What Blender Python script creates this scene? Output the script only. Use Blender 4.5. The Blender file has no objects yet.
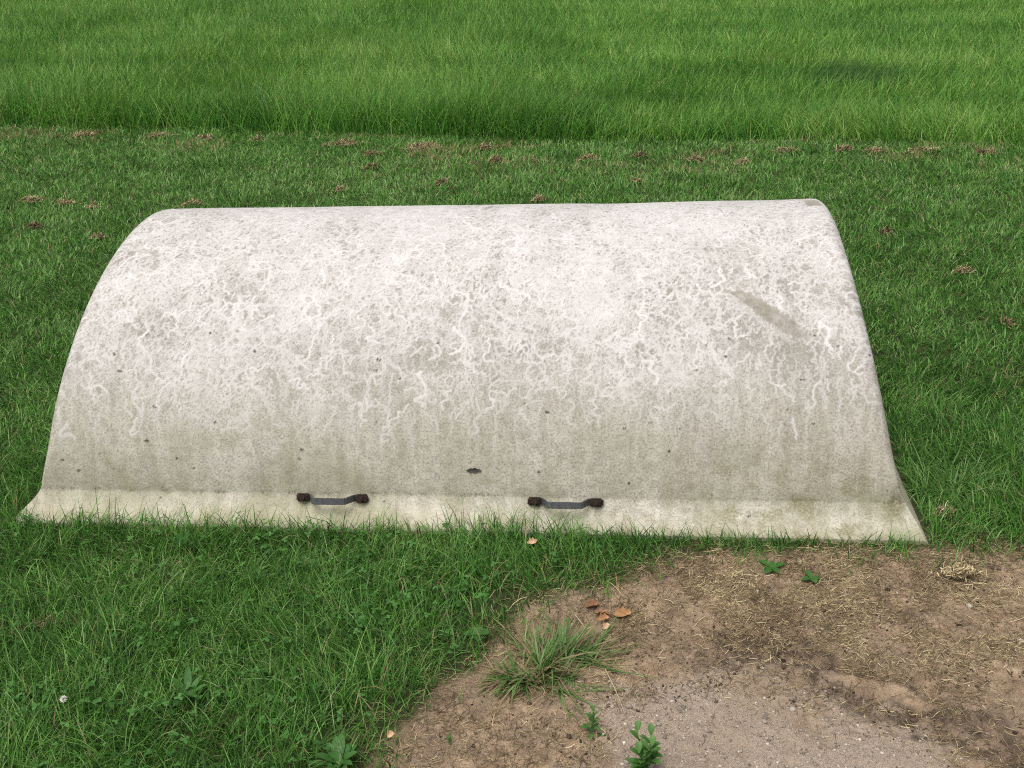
import bpy, bmesh, math
import numpy as np
from mathutils import Matrix, Vector

# ------------------------------------------------------------------ camera, sky, sun
scene = bpy.context.scene
CAM_H, FPX = 1.6, 1100.0
PITCH, ROLL = 0.4279, -0.0505
cp, sp = math.cos(PITCH), math.sin(PITCH)
cr, sr = math.cos(ROLL), math.sin(ROLL)
r0 = Vector((1, 0, 0)); u0 = Vector((0, sp, cp)); f0 = Vector((0, cp, -sp))
rv = cr * r0 + sr * u0; uv_ = -sr * r0 + cr * u0
cd = bpy.data.cameras.new('camera'); cam = bpy.data.objects.new('camera', cd)
scene.collection.objects.link(cam)
M = Matrix((rv, uv_, -f0)).transposed().to_4x4(); M.translation = (0, 0, CAM_H)
cam.matrix_world = M
cd.sensor_width = 36.0; cd.lens = FPX / 1024 * 36.0
cd.clip_start = 0.05; cd.clip_end = 2000
scene.camera = cam

SUN_EL, SUN_AZ = math.radians(66), math.radians(215)      # azimuth from +Y, clockwise
w = bpy.data.worlds.new('World'); scene.world = w; w.use_nodes = True
nt = w.node_tree; bg = nt.nodes['Background']
sky = nt.nodes.new('ShaderNodeTexSky'); sky.sky_type = 'NISHITA'; sky.sun_disc = False
sky.sun_elevation = SUN_EL; sky.sun_rotation = SUN_AZ
sky.air_density = 1.0; sky.dust_density = 6.0; sky.ozone_density = 0.6
hs = nt.nodes.new('ShaderNodeHueSaturation'); hs.inputs['Saturation'].default_value = 0.35   # grey cloud cover
nt.links.new(sky.outputs[0], hs.inputs['Color']); nt.links.new(hs.outputs[0], bg.inputs[0]); bg.inputs[1].default_value = 0.13
sd_ = bpy.data.lights.new('sun', 'SUN'); sun = bpy.data.objects.new('sun', sd_)
scene.collection.objects.link(sun)
sd_.energy = 1.5; sd_.angle = math.radians(35); sd_.color = (1, 0.965, 0.925)
sdir = Vector((math.sin(SUN_AZ) * math.cos(SUN_EL), math.cos(SUN_AZ) * math.cos(SUN_EL), math.sin(SUN_EL)))
sun.rotation_euler = sdir.to_track_quat('Z', 'Y').to_euler(); sun.location = (0, 0, 20)
vs = scene.view_settings; vs.view_transform = 'Standard'; vs.look = 'None'; vs.gamma = 1
scene.cycles.use_denoising = False; scene.cycles.pixel_filter_type = 'BLACKMAN_HARRIS'; scene.cycles.filter_width = 1.1
vs.use_curve_mapping = False; vs.exposure = 0.14

# ------------------------------------------------------------------ helpers
rng = np.random.default_rng(11)
C = scene.collection

def ground(u, v, z=0.0):
    a, b = u - 512, v - 384
    uu = cr * a + sr * b; vv = -sr * a + cr * b
    d = np.array([uu / FPX, cp - vv / FPX * sp, -sp - vv / FPX * cp])
    t = (z - CAM_H) / d[2]
    return float(d[0] * t), float(d[1] * t)

def tag(o, label=None, cat=None, group=None, kind=None):
    if label: o['label'] = label
    if cat: o['category'] = cat
    if group: o['group'] = group
    if kind: o['kind'] = kind
    return o

def empty(name, loc=(0, 0, 0), rz=0.0):
    o = bpy.data.objects.new(name, None); C.objects.link(o)
    o.location = loc; o.rotation_euler = (0, 0, rz); o.empty_display_size = 0.05
    return o

def mesh_np(name, V, F, mat, parent=None, smooth=True, attrs=None, uv=None):
    """V (n,3), F (m,4) or (m,3) int arrays; one mesh object"""
    V = np.ascontiguousarray(V, np.float32); F = np.ascontiguousarray(F, np.int32)
    me = bpy.data.meshes.new(name)
    k = F.shape[1]
    me.vertices.add(len(V)); me.vertices.foreach_set('co', V.ravel())
    me.loops.add(F.size); me.loops.foreach_set('vertex_index', F.ravel())
    me.polygons.add(len(F)); me.polygons.foreach_set('loop_start', np.arange(0, F.size, k, dtype=np.int32))
    if smooth: me.polygons.foreach_set('use_smooth', np.ones(len(F), bool))
    if attrs:
        for an, col in attrs.items():
            a = me.attributes.new(an, 'FLOAT_COLOR', 'POINT')
            cc = np.ones((len(V), 4), np.float32); cc[:, :col.shape[1]] = col
            a.data.foreach_set('color', cc.ravel())
    if uv is not None:
        l = me.uv_layers.new(name='UVMap')
        l.data.foreach_set('uv', np.ascontiguousarray(uv[F.ravel()], np.float32).ravel())
    me.update(calc_edges=True); me.validate()
    me.materials.append(mat)
    o = bpy.data.objects.new(name, me); C.objects.link(o)
    if parent is not None: o.parent = parent
    return o

def vnoise(x, y, scale, seed=0, octaves=1):
    """smooth value noise in 0..1"""
    out = np.zeros(np.shape(x)); amp = 1.0; tot = 0
    for k in range(octaves):
        g = np.random.default_rng(seed + 101 * k).random((256, 256))
        X = np.asarray(x) * scale + 37.7 * (k + 1); Y = np.asarray(y) * scale + 11.3 * (k + 1)
        xi = np.floor(X).astype(int); yi = np.floor(Y).astype(int)
        fx = X - xi; fy = Y - yi
        fx = fx * fx * (3 - 2 * fx); fy = fy * fy * (3 - 2 * fy)
        a = g[xi % 256, yi % 256]; b = g[(xi + 1) % 256, yi % 256]
        c = g[xi % 256, (yi + 1) % 256]; d = g[(xi + 1) % 256, (yi + 1) % 256]
        out += amp * ((a * (1 - fx) + b * fx) * (1 - fy) + (c * (1 - fx) + d * fx) * fy)
        tot += amp; amp *= 0.5; scale *= 2.03
    return out / tot

def sstep(a, b, x):
    t = np.clip((x - a) / (b - a), 0, 1); return t * t * (3 - 2 * t)

def poly_sd(px, py, poly):
    """signed distance, negative inside"""
    px = np.asarray(px, float); py = np.asarray(py, float)
    d = np.full(px.shape, 1e9); ins = np.zeros(px.shape, bool)
    n = len(poly)
    for i in range(n):
        x1, y1 = poly[i]; x2, y2 = poly[(i + 1) % n]
        ex, ey = x2 - x1, y2 - y1
        t = np.clip(((px - x1) * ex + (py - y1) * ey) / (ex * ex + ey * ey + 1e-12), 0, 1)
        d = np.minimum(d, np.hypot(px - x1 - t * ex, py - y1 - t * ey))
        c = ((y1 > py) != (y2 > py)) & (px < ex * (py - y1) / (ey if abs(ey) > 1e-12 else 1e-12) + x1)
        ins ^= c
    return np.where(ins, -d, d)

class NT:
    def __init__(s, name):
        s.m = bpy.data.materials.new(name); s.m.use_nodes = True
        s.t = s.m.node_tree; s.b = s.t.nodes['Principled BSDF']; s.out = s.t.nodes['Material Output']
    def n(s, typ, **kw):
        n = s.t.nodes.new('ShaderNode' + typ)
        for k, v in kw.items(): setattr(n, k, v)
        return n
    def put(s, sock, v):
        if hasattr(v, 'is_output'): s.t.links.new(v, sock)
        elif isinstance(v, tuple) and len(v) == 3 and sock.type == 'RGBA': sock.default_value = (*v, 1)
        else: sock.default_value = v
    def attr(s, name):
        a = s.n('Attribute'); a.attribute_name = name
        p = s.n('SeparateColor'); s.t.links.new(a.outputs['Color'], p.inputs[0]); return p.outputs
    def noise(s, vec, scale, detail=4, rough=0.55, dist=0.0):
        a = s.n('TexNoise'); s.put(a.inputs['Scale'], scale); s.put(a.inputs['Detail'], detail)
        s.put(a.inputs['Roughness'], rough); s.put(a.inputs['Distortion'], dist)
        if vec is not None: s.put(a.inputs['Vector'], vec)
        return a.outputs[0]
    def math(s, op, a, b=0.0, c=None, clamp=False):
        m = s.n('Math', operation=op, use_clamp=clamp); s.put(m.inputs[0], a); s.put(m.inputs[1], b)
        if c is not None: s.put(m.inputs[2], c)
        return m.outputs[0]
    def mix(s, f, a, b, blend='MIX'):
        m = s.n('Mix', data_type='RGBA', blend_type=blend)
        s.put(m.inputs[0], f); s.put(m.inputs[6], a); s.put(m.inputs[7], b); return m.outputs[2]
    def rmap(s, v, a, b, c=0.0, d=1.0):
        m = s.n('MapRange'); m.clamp = True
        for i, q in enumerate((v, a, b, c, d)): s.put(m.inputs[i], q)
        return m.outputs[0]
    def ramp(s, v, stops):
        r = s.n('ValToRGB'); e = r.color_ramp.elements
        while len(e) < len(stops): e.new(0.5)
        for el, (p, c) in zip(e, stops): el.position = p; el.color = (*c, 1)
        s.put(r.inputs[0], v); return r.outputs[0]
    def bump(s, h, strength, dist):
        b = s.n('Bump'); s.put(b.inputs['Strength'], strength); s.put(b.inputs['Distance'], dist)
        s.put(b.inputs['Height'], h); s.t.links.new(b.outputs[0], s.b.inputs['Normal'])
    def set(s, **kw):
        for k, v in kw.items(): s.put(s.b.inputs[k.replace('_', ' ')], v)
        return s.m
    def mapping(s, src, scale):
        m = s.n('Mapping'); s.put(m.inputs['Vector'], src); m.inputs['Scale'].default_value = scale
        return m.outputs[0]

def leaf_mat(name, stops, transl=0.3, rough=0.5, spec=0.3):
    """colour from attribute 'gcol': red = individual tint, green = position along the blade"""
    k = NT(name); a = k.attr('gcol')
    col = k.ramp(a[0], stops)
    col = k.mix(k.rmap(a[1], 0.55, 1.0, 0.0, 0.35), col, (0.16, 0.22, 0.07))
    k.set(Base_Color=col, Roughness=rough, Specular_IOR_Level=spec)
    tr = k.n('BsdfTranslucent'); k.put(tr.inputs[0], col)
    ms = k.n('MixShader'); ms.inputs[0].default_value = transl
    k.t.links.new(k.b.outputs[0], ms.inputs[1]); k.t.links.new(tr.outputs[0], ms.inputs[2])
    k.t.links.new(ms.outputs[0], k.out.inputs[0])
    return k.m

def blades(P, h, wd, ang, lean, curl, face, tint, nseg=3, twist=0.0, tipw=0.12):
    """vectorised grass blades -> V, F, gcol"""
    n = len(P); k = nseg + 1
    t = np.linspace(0, 1, k)[None, :]
    dx, dy = np.cos(ang)[:, None], np.sin(ang)[:, None]
    out = h[:, None] * (lean[:, None] * t + curl[:, None] * t * t)
    up = h[:, None] * t * np.sqrt(np.maximum(0.04, 1 - np.minimum(0.96, (lean[:, None] + 0.8 * curl[:, None] * t) ** 2)))
    cx = P[:, 0:1] + dx * out; cy = P[:, 1:2] + dy * out; cz = P[:, 2:3] + up
    prof = (1 - t ** 2.2) * (1 - tipw) + tipw
    fa = face[:, None] + twist * t
    sx = np.cos(fa) * wd[:, None] * prof * 0.5; sy = np.sin(fa) * wd[:, None] * prof * 0.5
    V = np.empty((n, k, 2, 3), np.float32)
    V[:, :, 0, 0] = cx - sx; V[:, :, 0, 1] = cy - sy; V[:, :, 1, 0] = cx + sx; V[:, :, 1, 1] = cy + sy
    V[:, :, :, 2] = cz[:, :, None]
    b = (np.arange(n) * k * 2)[:, None, None]
    s = (np.arange(nseg) * 2)[None, :, None]
    F = (b + s + np.array([0, 1, 3, 2])[None, None, :]).reshape(-1, 4)
    g = np.empty((n, k, 2, 2), np.float32); g[..., 0] = tint[:, None, None]; g[..., 1] = t[:, :, None]
    return V.reshape(-1, 3), F, g.reshape(-1, 2)

def cat_parts(parts):
    Vs, Fs, Gs, o = [], [], [], 0
    for V, F, G in parts:
        Vs.append(V); Fs.append(F + o); Gs.append(G); o += len(V)
    return np.concatenate(Vs), np.concatenate(Fs), np.concatenate(Gs)

# ------------------------------------------------------------------ layout on the ground
PSI, CX, CY = -0.132, -0.0925, 3.3191            # the cover's turn and middle
HA, HB, HN, LH, DR = 0.6892, 0.677, 1.9407, 1.2171, 0.2113
FW, FW2, ZF = 0.088, 0.045, 0.075                # flange widths and its rise
cs_, sn_ = math.cos(PSI), math.sin(PSI)
def to_cover(x, y):
    X, Y = x - CX, y - CY
    return cs_ * X + sn_ * Y, -sn_ * X + cs_ * Y
def inside_cover(x, y, m=0.0):
    a, b = to_cover(x, y)
    return (np.abs(a) < LH + FW2 + m) & (np.abs(b) < HA + FW + m)

DIRT = [ground(*p) for p in [(1100, 566), (1024, 562), (975, 556), (930, 564), (880, 562), (820, 568), (760, 563), (700, 567), (655, 580),
        (620, 592), (575, 600), (530, 622), (505, 660), (468, 690), (440, 722), (405, 750), (370, 800), (330, 900), (1300, 900), (1250, 580)]]
GRAVEL = [ground(*p) for p in [(600, 705), (660, 682), (740, 676), (800, 690), (850, 712), (915, 725), (960, 752), (1000, 800), (1000, 900), (560, 900), (585, 760)]]
DARK = [ground(*p) for p in [(690, 640), (720, 622), (800, 628), (850, 655), (925, 690), (1000, 715), (1040, 745), (1040, 775), (970, 745), (900, 722), (835, 690), (770, 668), (720, 668)]]
CLAY = [ground(*p) for p in [(832, 667), (862, 672), (918, 690), (935, 704), (905, 703), (860, 690), (828, 676)]]
EDGE = np.array([ground(*p) for p in [(-700, 118), (-300, 122), (0, 127), (120, 130), (280, 135), (400, 138), (540, 143), (660, 143), (800, 141), (900, 143), (1024, 147), (1300, 155), (1800, 170)]])
def edge_d(x, y):
    """positive inside the meadow"""
    return y - np.interp(x, EDGE[:, 0], EDGE[:, 1])
def soil_z(x, y):
    """relief of the ground: only the bare patch is uneven"""
    s = poly_sd(x, y, DIRT)
    ins = sstep(0.05, -0.06, s)
    z = -0.012 * ins
    z = z + ins * (0.022 * (vnoise(x, y, 9, 3, 3) - 0.5) + 0.013 * (vnoise(x, y, 42, 5, 3) - 0.5))
    dk = sstep(0.03, -0.02, poly_sd(x, y, DARK)); cl = sstep(0.012, -0.012, poly_sd(x, y, CLAY)); gv = sstep(0.05, -0.05, poly_sd(x, y, GRAVEL))
    z = z + ins * dk * (0.045 * (vnoise(x, y, 26, 7, 3) - 0.62)) * (1 - cl) + cl * 0.006
    z = z + gv * 0.004 * (vnoise(x, y, 120, 9, 2) - 0.5)
    return z
def axis(lo, hi, fine, outer):
    a = np.arange(lo, hi, fine)
    g = [fine * 1.5]
    while sum(g) < outer: g.append(g[-1] * 1.35)
    g = np.cumsum(g)
    return np.concatenate([lo - g[::-1], a, a[-1] + g])
gx = axis(-0.7, 1.7, 0.006, 600); gy = axis(1.25, 2.75, 0.006, 600)
GX, GY = np.meshgrid(gx, gy, indexing='ij')
GZ = soil_z(GX, GY)
sdirt = poly_sd(GX, GY, DIRT) - 0.05 + 0.08 * (vnoise(GX, GY, 14, 21, 3) - 0.5)
mask = np.stack([sstep(0.03, -0.03, sdirt).ravel(),
                 sstep(0.10, -0.10, poly_sd(GX, GY, GRAVEL) + 0.34 * (vnoise(GX, GY, 11, 23, 4) - 0.5)).ravel(),
                 (sstep(0.03, -0.03, poly_sd(GX, GY, DARK) + 0.12 * (vnoise(GX, GY, 22, 25, 3) - 0.5)) * sstep(-.008, .008, poly_sd(GX, GY, CLAY) + .02 * (vnoise(GX, GY, 30, 26, 2) - .5))).ravel(),
                 ], 1)
ni, nj = GX.shape
I = (np.arange(ni - 1)[:, None] * nj + np.arange(nj - 1)[None, :]).ravel()
GF = np.stack([I, I + nj, I + nj + 1, I + 1], 1)

k = NT('soil_and_turf_ground'); a = k.attr('mask')
tc = k.n('TexCoord').outputs['Object']
n1 = k.noise(tc, 30, 6, 0.65); n2 = k.noise(tc, 180, 5, 0.7); n3 = k.noise(tc, 7, 4, 0.6)
earth = k.mix(k.rmap(n1, 0.35, 0.68), (0.26, 0.178, 0.108), (0.50, 0.368, 0.245))
earth = k.mix(k.rmap(n3, 0.42, 0.62, 0, 0.6), earth, (0.27, 0.20, 0.145))
vor = k.n('TexVoronoi'); k.put(vor.inputs['Scale'], 150.0); k.put(vor.inputs['Vector'], tc)
grit = k.mix(k.rmap(n2, 0.36, 0.64), (0.25, 0.195, 0.148), (0.54, 0.44, 0.345))
grit = k.mix(k.rmap(vor.outputs['Distance'], 0.02, 0.28, 0.28, 0.0), grit, (0.60, 0.56, 0.50))
grit = k.mix(k.rmap(n3, 0.40, 0.60, 0.0, 0.45), grit, (0.34, 0.255, 0.18))
earth = k.mix(k.rmap(k.noise(tc, 13, 6, 0.7, 0.5), 0.48, 0.66, 0, 0.65), earth, (0.15, 0.10, 0.066))
bare = k.mix(a[1], earth, grit)
humus = k.mix(k.rmap(n2, 0.35, 0.65), (0.045, 0.034, 0.026), (0.16, 0.115, 0.08))
bare = k.mix(k.math('MULTIPLY', a[2], k.rmap(n1, 0.36, 0.56)), bare, humus)
bare = k.mix(k.rmap(n2, 0.56, 0.68, 0, 0.65), bare, (0.085, 0.062, 0.044))
bare = k.mix(k.rmap(n2, 0.44, 0.34, 0, 0.4), bare, (0.52, 0.42, 0.31))
turf = k.mix(k.rmap(n1, 0.35, 0.65), (0.030, 0.050, 0.014), (0.075, 0.078, 0.032))
turf = k.mix(k.attr('field')[0], turf, k.mix(k.rmap(n3, 0.35, 0.65), (0.055, 0.145, 0.026), (0.10, 0.21, 0.045)))
k.put(k.b.inputs['Base Color'], k.mix(a[0], turf, bare))
k.set(Roughness=0.95, Specular_IOR_Level=0.15)
k.bump(k.math('ADD', n2, k.math('MULTIPLY', n1, 0.8)), 0.7, 0.012)
M_ground = k.m
tag(mesh_np('ground', np.stack([GX.ravel(), GY.ravel(), GZ.ravel()], 1), GF, M_ground, attrs={'mask': mask, 'field': np.repeat(sstep(-0.1, 0.3, edge_d(GX, GY)).ravel()[:, None], 3, 1)}), kind='structure')

# ------------------------------------------------------------------ the moulded cover
def cover_profile():
    """half profile from the front lip to the crown: y, z"""
    lip = [(-(HA + FW), -0.03), (-(HA + FW), 0.010)]
    th = np.linspace(0, math.radians(60), 16)
    yb = -(HA + FW) + 0.022
    t0 = 0.105                                      # where the arch takes over
    ya = -HA * math.cos(t0) ** (2 / HN); za = HB * math.sin(t0) ** (2 / HN)
    sx, sz = np.sin(th), 1 - np.cos(th)
    fl = np.stack([yb + (ya - yb) * sx / sx[-1], 0.014 + (za - 0.014) * sz / sz[-1]], 1)
    lip.append((-(HA + FW) + 0.004, 0.014))
    t = np.linspace(t0, math.pi / 2, 400)[1:]
    ar = np.stack([-HA * np.cos(t) ** (2 / HN), HB * np.sin(t) ** (2 / HN)], 1)
    return np.concatenate([np.array(lip), fl, ar])
half = cover_profile()
full = np.concatenate([half, half[-2::-1] * [-1, 1]])
seg = np.hypot(*np.diff(full, axis=0).T); S = np.concatenate([[0], np.cumsum(seg)])
NSR = int(S[-1] / 0.0032)
sS = np.linspace(0, S[-1], NSR)
sS = np.unique(np.concatenate([sS, S[:5], S[-5:]]))
py = np.interp(sS, S, full[:, 0]); pz = np.interp(sS, S, full[:, 1])
ZTRANS = half[18, 1]
def end_flare(z, side):
    if side < 0: return 0.056 * np.clip(1 - z / 0.075, 0, 1) ** 1.5
    return 0.040 * np.clip(1 - z / 0.115, 0, 1) ** 1.7
RIM = 0.034
rr = RIM * sstep(0.05, 0.22, pz)                     # rim rounding grows above the flange
cols = np.linspace(-1, 1, 761)
sl_x, sl_y, sl_z, sl_u = [], [], [], []
def station(side, phi):
    off = rr * (1 - math.cos(phi))
    sc = 1 - off / HA
    z = np.where(pz > ZTRANS, pz * (1 - off / HB), pz); y = py * sc
    xe = LH - DR * np.maximum(z, 0) + end_flare(z, side) - rr + rr * math.sin(phi)
    return side * xe, y, z
PH = np.linspace(0, math.pi / 2, 9)
for p in PH[:0:-1]: sl_x.append(station(-1, p))
x1, y1, z1 = station(1, 0); x0_, _, _ = station(-1, 0)
for c in cols: sl_x.append((x0_ * (1 - c) / 2 + x1 * (1 + c) / 2, y1, z1))
for p in PH[1:]: sl_x.append(station(1, p))
A = np.array(sl_x)                                   # (stations, 3, profile)
VX, VY, VZ = A[:, 0], A[:, 1], A[:, 2]
# slight hand-laid waviness
wob = (vnoise(VX, np.broadcast_to(sS, VX.shape), 3.0, 31, 2) - 0.5) * 0.010 * sstep(0.02, 0.2, VZ)
VY = VY + wob * np.sign(VY) * np.minimum(1, np.abs(VY) / HA); VZ = VZ + wob * VZ / HB
ns, npf = VX.shape
# ---- snail grazing trails, drips and specks on the dirty surface (x along the cover, s round the profile)
CELL = 0.003
GW, GH = int(2.7 / CELL), int(S[-1] / CELL) + 4
def cell(x, s): return np.clip(((x + 1.35) / CELL).astype(int), 0, GW - 1), np.clip((s / CELL).astype(int), 0, GH - 1)
trail = np.zeros((GW, GH), np.float32); speck = np.zeros((GW, GH), np.float32)
def stamp(img, x, s, rad, val):
    if len(x) == 0: return
    R_ = int(math.ceil(float(np.max(rad)) / CELL)) + 1
    cx_, cy_ = (x + 1.35) / CELL, s / CELL
    for i in range(-R_, R_ + 1):
        for j in range(-R_, R_ + 1):
            ix, iy = np.floor(cx_).astype(int) + i, np.floor(cy_).astype(int) + j
            d = np.hypot(ix + 0.5 - cx_, iy + 0.5 - cy_) * CELL
            q = np.clip((rad - d) / 0.003 + 0.5, 0, 1) * val
            ok = (ix >= 0) & (ix < GW) & (iy >= 0) & (iy < GH)
            np.maximum.at(img, (ix[ok], iy[ok]), q[ok])
S_top = S[-1] / 2
def want(x, s):
    """share of the algae that has been grazed away"""
    h = s / S_top                                    # 0 front lip .. 1 crown
    lo = 0.23 + 0.20 * (vnoise(x, s * 0, 2.6, 41, 3) - 0.5) * 2
    base = sstep(lo - 0.16, lo + 0.52, h)
    base = base * (0.60 + 0.02 * sstep(0.62, 0.92, h)) * (0.62 + 0.76 * vnoise(x, s, 4.0, 43, 3))
    left = sstep(-1.20, -0.50, x); right = sstep(1.35, 0.7, x)
    return base * (0.66 + 0.34 * left) * (0.80 + 0.20 * right)
NWK = 16000
wx = rng.uniform(-1.3, 1.3, NWK); wsv = rng.uniform(0.15, S[-1] - 0.15, NWK)
keep = rng.random(NWK) < want(wx, np.minimum(wsv, S[-1] - wsv)) ** 1.0 * 1.05 * sstep(0.30, 0.46, np.minimum(wsv, S[-1] - wsv) / S_top + 0.10 * (vnoise(wx, wx * 0, 2.2, 44, 2) - 0.5))
wx, wsv = wx[keep], wsv[keep]
wa = rng.uniform(0, 2 * np.pi, len(wx)); wk = rng.normal(0, 1, len(wx)) * 0.3; wa = np.where((np.minimum(wsv, S[-1] - wsv) < 0.66 * S_top) & (rng.random(len(wx)) < 0.7), rng.normal(-np.pi / 2, 0.35, len(wx)), wa); wb = wa.copy()
wl = rng.integers(6, 44, len(wx)); wr = rng.uniform(0.0015, 0.0034, len(wx)); wv = rng.uniform(0.5, 1.0, len(wx)); wr = np.where(rng.random(len(wx)) < 0.12, wr * 1.4, wr)
for st in range(44):
    on = st < wl
    stamp(trail, wx[on], wsv[on], wr[on], wv[on])
    wk = wk * 0.78 + rng.normal(0, 0.66, len(wx)); wb += rng.normal(0, 0.12, len(wx)); wa = wb + np.clip(wk, -1.9, 1.9)
    wx = wx + np.cos(wa) * 0.0036; wsv = wsv + np.sin(wa) * 0.0036
# the mesh of older trails: level lines of broad-band noise, so loops and gaps come in every size
kx_ = np.fft.fftfreq(GW, CELL)[:, None]; ky_ = np.fft.rfftfreq(GH, CELL)[None, :]
kk = np.hypot(kx_ * 0.92, ky_ * 1.2) + 1e-9
GXc, GSc = np.meshgrid((np.arange(GW) + 0.5) * CELL - 1.35, (np.arange(GH) + 0.5) * CELL, indexing='ij')
wn = want(GXc, np.minimum(GSc, S[-1] - GSc))
def bandnoise(seed, lo_, hi_, p):
    a_ = kk ** -p * np.exp(-(kk * lo_) ** 2) * (1 - np.exp(-(kk * hi_) ** 2))
    f_ = np.fft.irfft2(np.fft.rfft2(np.random.default_rng(seed).normal(0, 1, (GW, GH))) * a_, s=(GW, GH)); return f_ / f_.std()
rag = bandnoise(390, 0.006, 0.03, 0.0)
lab = np.zeros((GW, GH))
for q_ in range(8):
    f_ = bandnoise(300 + q_, 0.012, 0.12, 1.3)
    g1, g2 = np.gradient(f_, CELL); dist = np.abs(f_ - 0.35 * (q_ % 3 - 1)) / (np.hypot(g1, g2) + 6.0)
    wd_ = (0.0015 + 0.0015 * wn) * (0.55 + 0.9 * vnoise(GXc, GSc, 13, 60 + q_, 2)) + 0.0011 * rag
    on_ = sstep(0.36, 0.64, vnoise(GXc, GSc, 7.5, 70 + q_, 4) + 0.62 * (wn - 0.50))
    lab = np.maximum(lab, sstep(0.0022, -0.0010, dist - wd_) * on_ * sstep(0.02, 0.30, wn) * (0.45 + 0.55 * vnoise(GXc, GSc, 20, 80 + q_, 2)))
trail = np.maximum(trail, lab).astype(np.float32)
# wash-down streaks below the grazed zone
ND = 700
dx_ = rng.uniform(-1.15, 1.15, ND); dsv = S_top * (0.32 + 0.26 * rng.random(ND)); dl = rng.integers(6, 50, ND)
dr_ = rng.uniform(0.0012, 0.0034, ND); dv = rng.uniform(0.15, 0.7, ND)
for st in range(50):
    on = st < dl
    stamp(trail, dx_[on], dsv[on], dr_[on], dv[on] * (1 - st / 65))
    dx_ = dx_ + rng.normal(0, 0.0026, ND); dsv = dsv - 0.004
NK = 75
kx = rng.uniform(-1.2, 1.2, NK); ks = rng.uniform(0.1, 0.62, NK) ** 1.0
ksz = rng.uniform(0.0006, 0.0030, NK)
for q_ in range(3): stamp(speck, kx + rng.normal(0, 0.0025, NK), ks + rng.normal(0, 0.0012, NK), ksz, np.full(NK, 1.0))
XX = VX; SS = np.broadcast_to(sS, VX.shape)
ci = cell(XX.ravel(), SS.ravel())
at_tr = trail[ci].reshape(XX.shape); at_sp = speck[ci].reshape(XX.shape)
def near_cover(u, v):
    """point of the shell met by the ray through a photo pixel: (station, profile) indices"""
    wx_ = CX + cs_ * VX - sn_ * VY; wy_ = CY + sn_ * VX + cs_ * VY; wz_ = VZ - CAM_H
    zz = wy_ * cp - wz_ * sp; yy = wy_ * sp + wz_ * cp
    uu = FPX * wx_ / zz; vv = -FPX * yy / zz
    pu = 512 + cr * uu - sr * vv; pv = 384 + sr * uu + cr * vv
    d = (pu - u) ** 2 + (pv - v) ** 2 + np.where(VY > 0.1, 1e6, 0)
    i = np.unravel_index(np.argmin(d), d.shape); return i
def patch(quad, soft=0.004, rag=0.0):
    q = [(VX[i], sS[i[1]]) for i in (near_cover(*p) for p in quad)]
    return sstep(soft, -soft, poly_sd(XX, SS, q) + rag * (vnoise(XX, SS, 70, 62, 4) - 0.5))
SCUFF = [(731, 293), (740, 289), (772, 306), (822, 340), (806, 344), (768, 322)]
sc0 = near_cover(733, 292); sc1 = near_cover(815, 342)
along = np.clip(((XX - VX[sc0]) * (VX[sc1] - VX[sc0]) + (SS - sS[sc0[1]]) * (sS[sc1[1]] - sS[sc0[1]])) / ((VX[sc1] - VX[sc0]) ** 2 + (sS[sc1[1]] - sS[sc0[1]]) ** 2), 0, 1)
at_strip = patch(SCUFF, 0.004, 0.016) * (0.50 + 0.50 * sstep(0.3, 0.6, vnoise(XX, SS, 45, 57, 3))) * (1 - 0.85 * sstep(0.55, 1.0, along))
ring = patch([(728, 294), (768, 322), (795, 341), (790, 344), (764, 326), (726, 297)], 0.003, 0.012)      # rubbed pale edge of the scuff
at_tr = np.maximum(at_tr, 0.35 * np.clip(ring, 0, 1))
at_strip = np.maximum(at_strip, 0.8 * patch([(803, 200), (818, 199), (822, 206), (808, 206)], 0.008))
at_strip = np.maximum(at_strip, 0.28 * vnoise(XX, SS, 60, 59, 3) * patch([(725, 243), (750, 240), (752, 262), (728, 265)], 0.03))
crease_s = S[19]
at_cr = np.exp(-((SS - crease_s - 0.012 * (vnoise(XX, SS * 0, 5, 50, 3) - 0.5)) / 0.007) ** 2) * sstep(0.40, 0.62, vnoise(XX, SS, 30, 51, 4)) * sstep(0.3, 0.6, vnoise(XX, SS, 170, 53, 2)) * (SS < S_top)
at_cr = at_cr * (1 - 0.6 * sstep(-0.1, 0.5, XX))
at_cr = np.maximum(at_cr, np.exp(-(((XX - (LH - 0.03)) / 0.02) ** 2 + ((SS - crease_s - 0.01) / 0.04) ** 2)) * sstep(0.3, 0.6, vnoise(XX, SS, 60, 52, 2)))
hh = np.minimum(SS, S[-1] - SS) / S_top
hz = hh + 0.050 * sstep(-0.1, 0.6, XX) * sstep(0.4, 0.15, hh)       # the cream band thins out towards the right
col1 = np.stack([at_tr.ravel(), at_sp.ravel(), at_strip.ravel()], 1)
at_gr = 0.95 * sstep(0.34, 0.10, hh) * (SS < S_top) * sstep(0.15, 1.0, XX) * sstep(0.44, 0.66, vnoise(XX, SS, 24.0, 55, 5)) * sstep(LH + 0.015, LH - 0.03, XX)
at_gr = np.maximum(at_gr, 0.45 * sstep(0.22, 0.08, hh) * (SS < S_top) * sstep(0.48, 0.72, vnoise(XX, SS, 20.0, 56, 5)))
for hu_, hv_ in ((303, 500), (361, 500), (536, 503), (596, 504)):         # rust weeping from the handle ends
    q_ = near_cover(hu_, hv_); dx2 = (XX - VX[q_]) / 0.022; ds2 = (SS - sS[q_[1]]) / np.where(SS > sS[q_[1]], 0.022, 0.06)
    at_gr = np.maximum(at_gr, np.exp(-(dx2 ** 2 + ds2 ** 2)) * (0.35 + 0.65 * vnoise(XX, SS * 0.2, 120, 58, 2)))
col2 = np.stack([hz.ravel(), at_cr.ravel(), at_gr.ravel()], 1)
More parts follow.
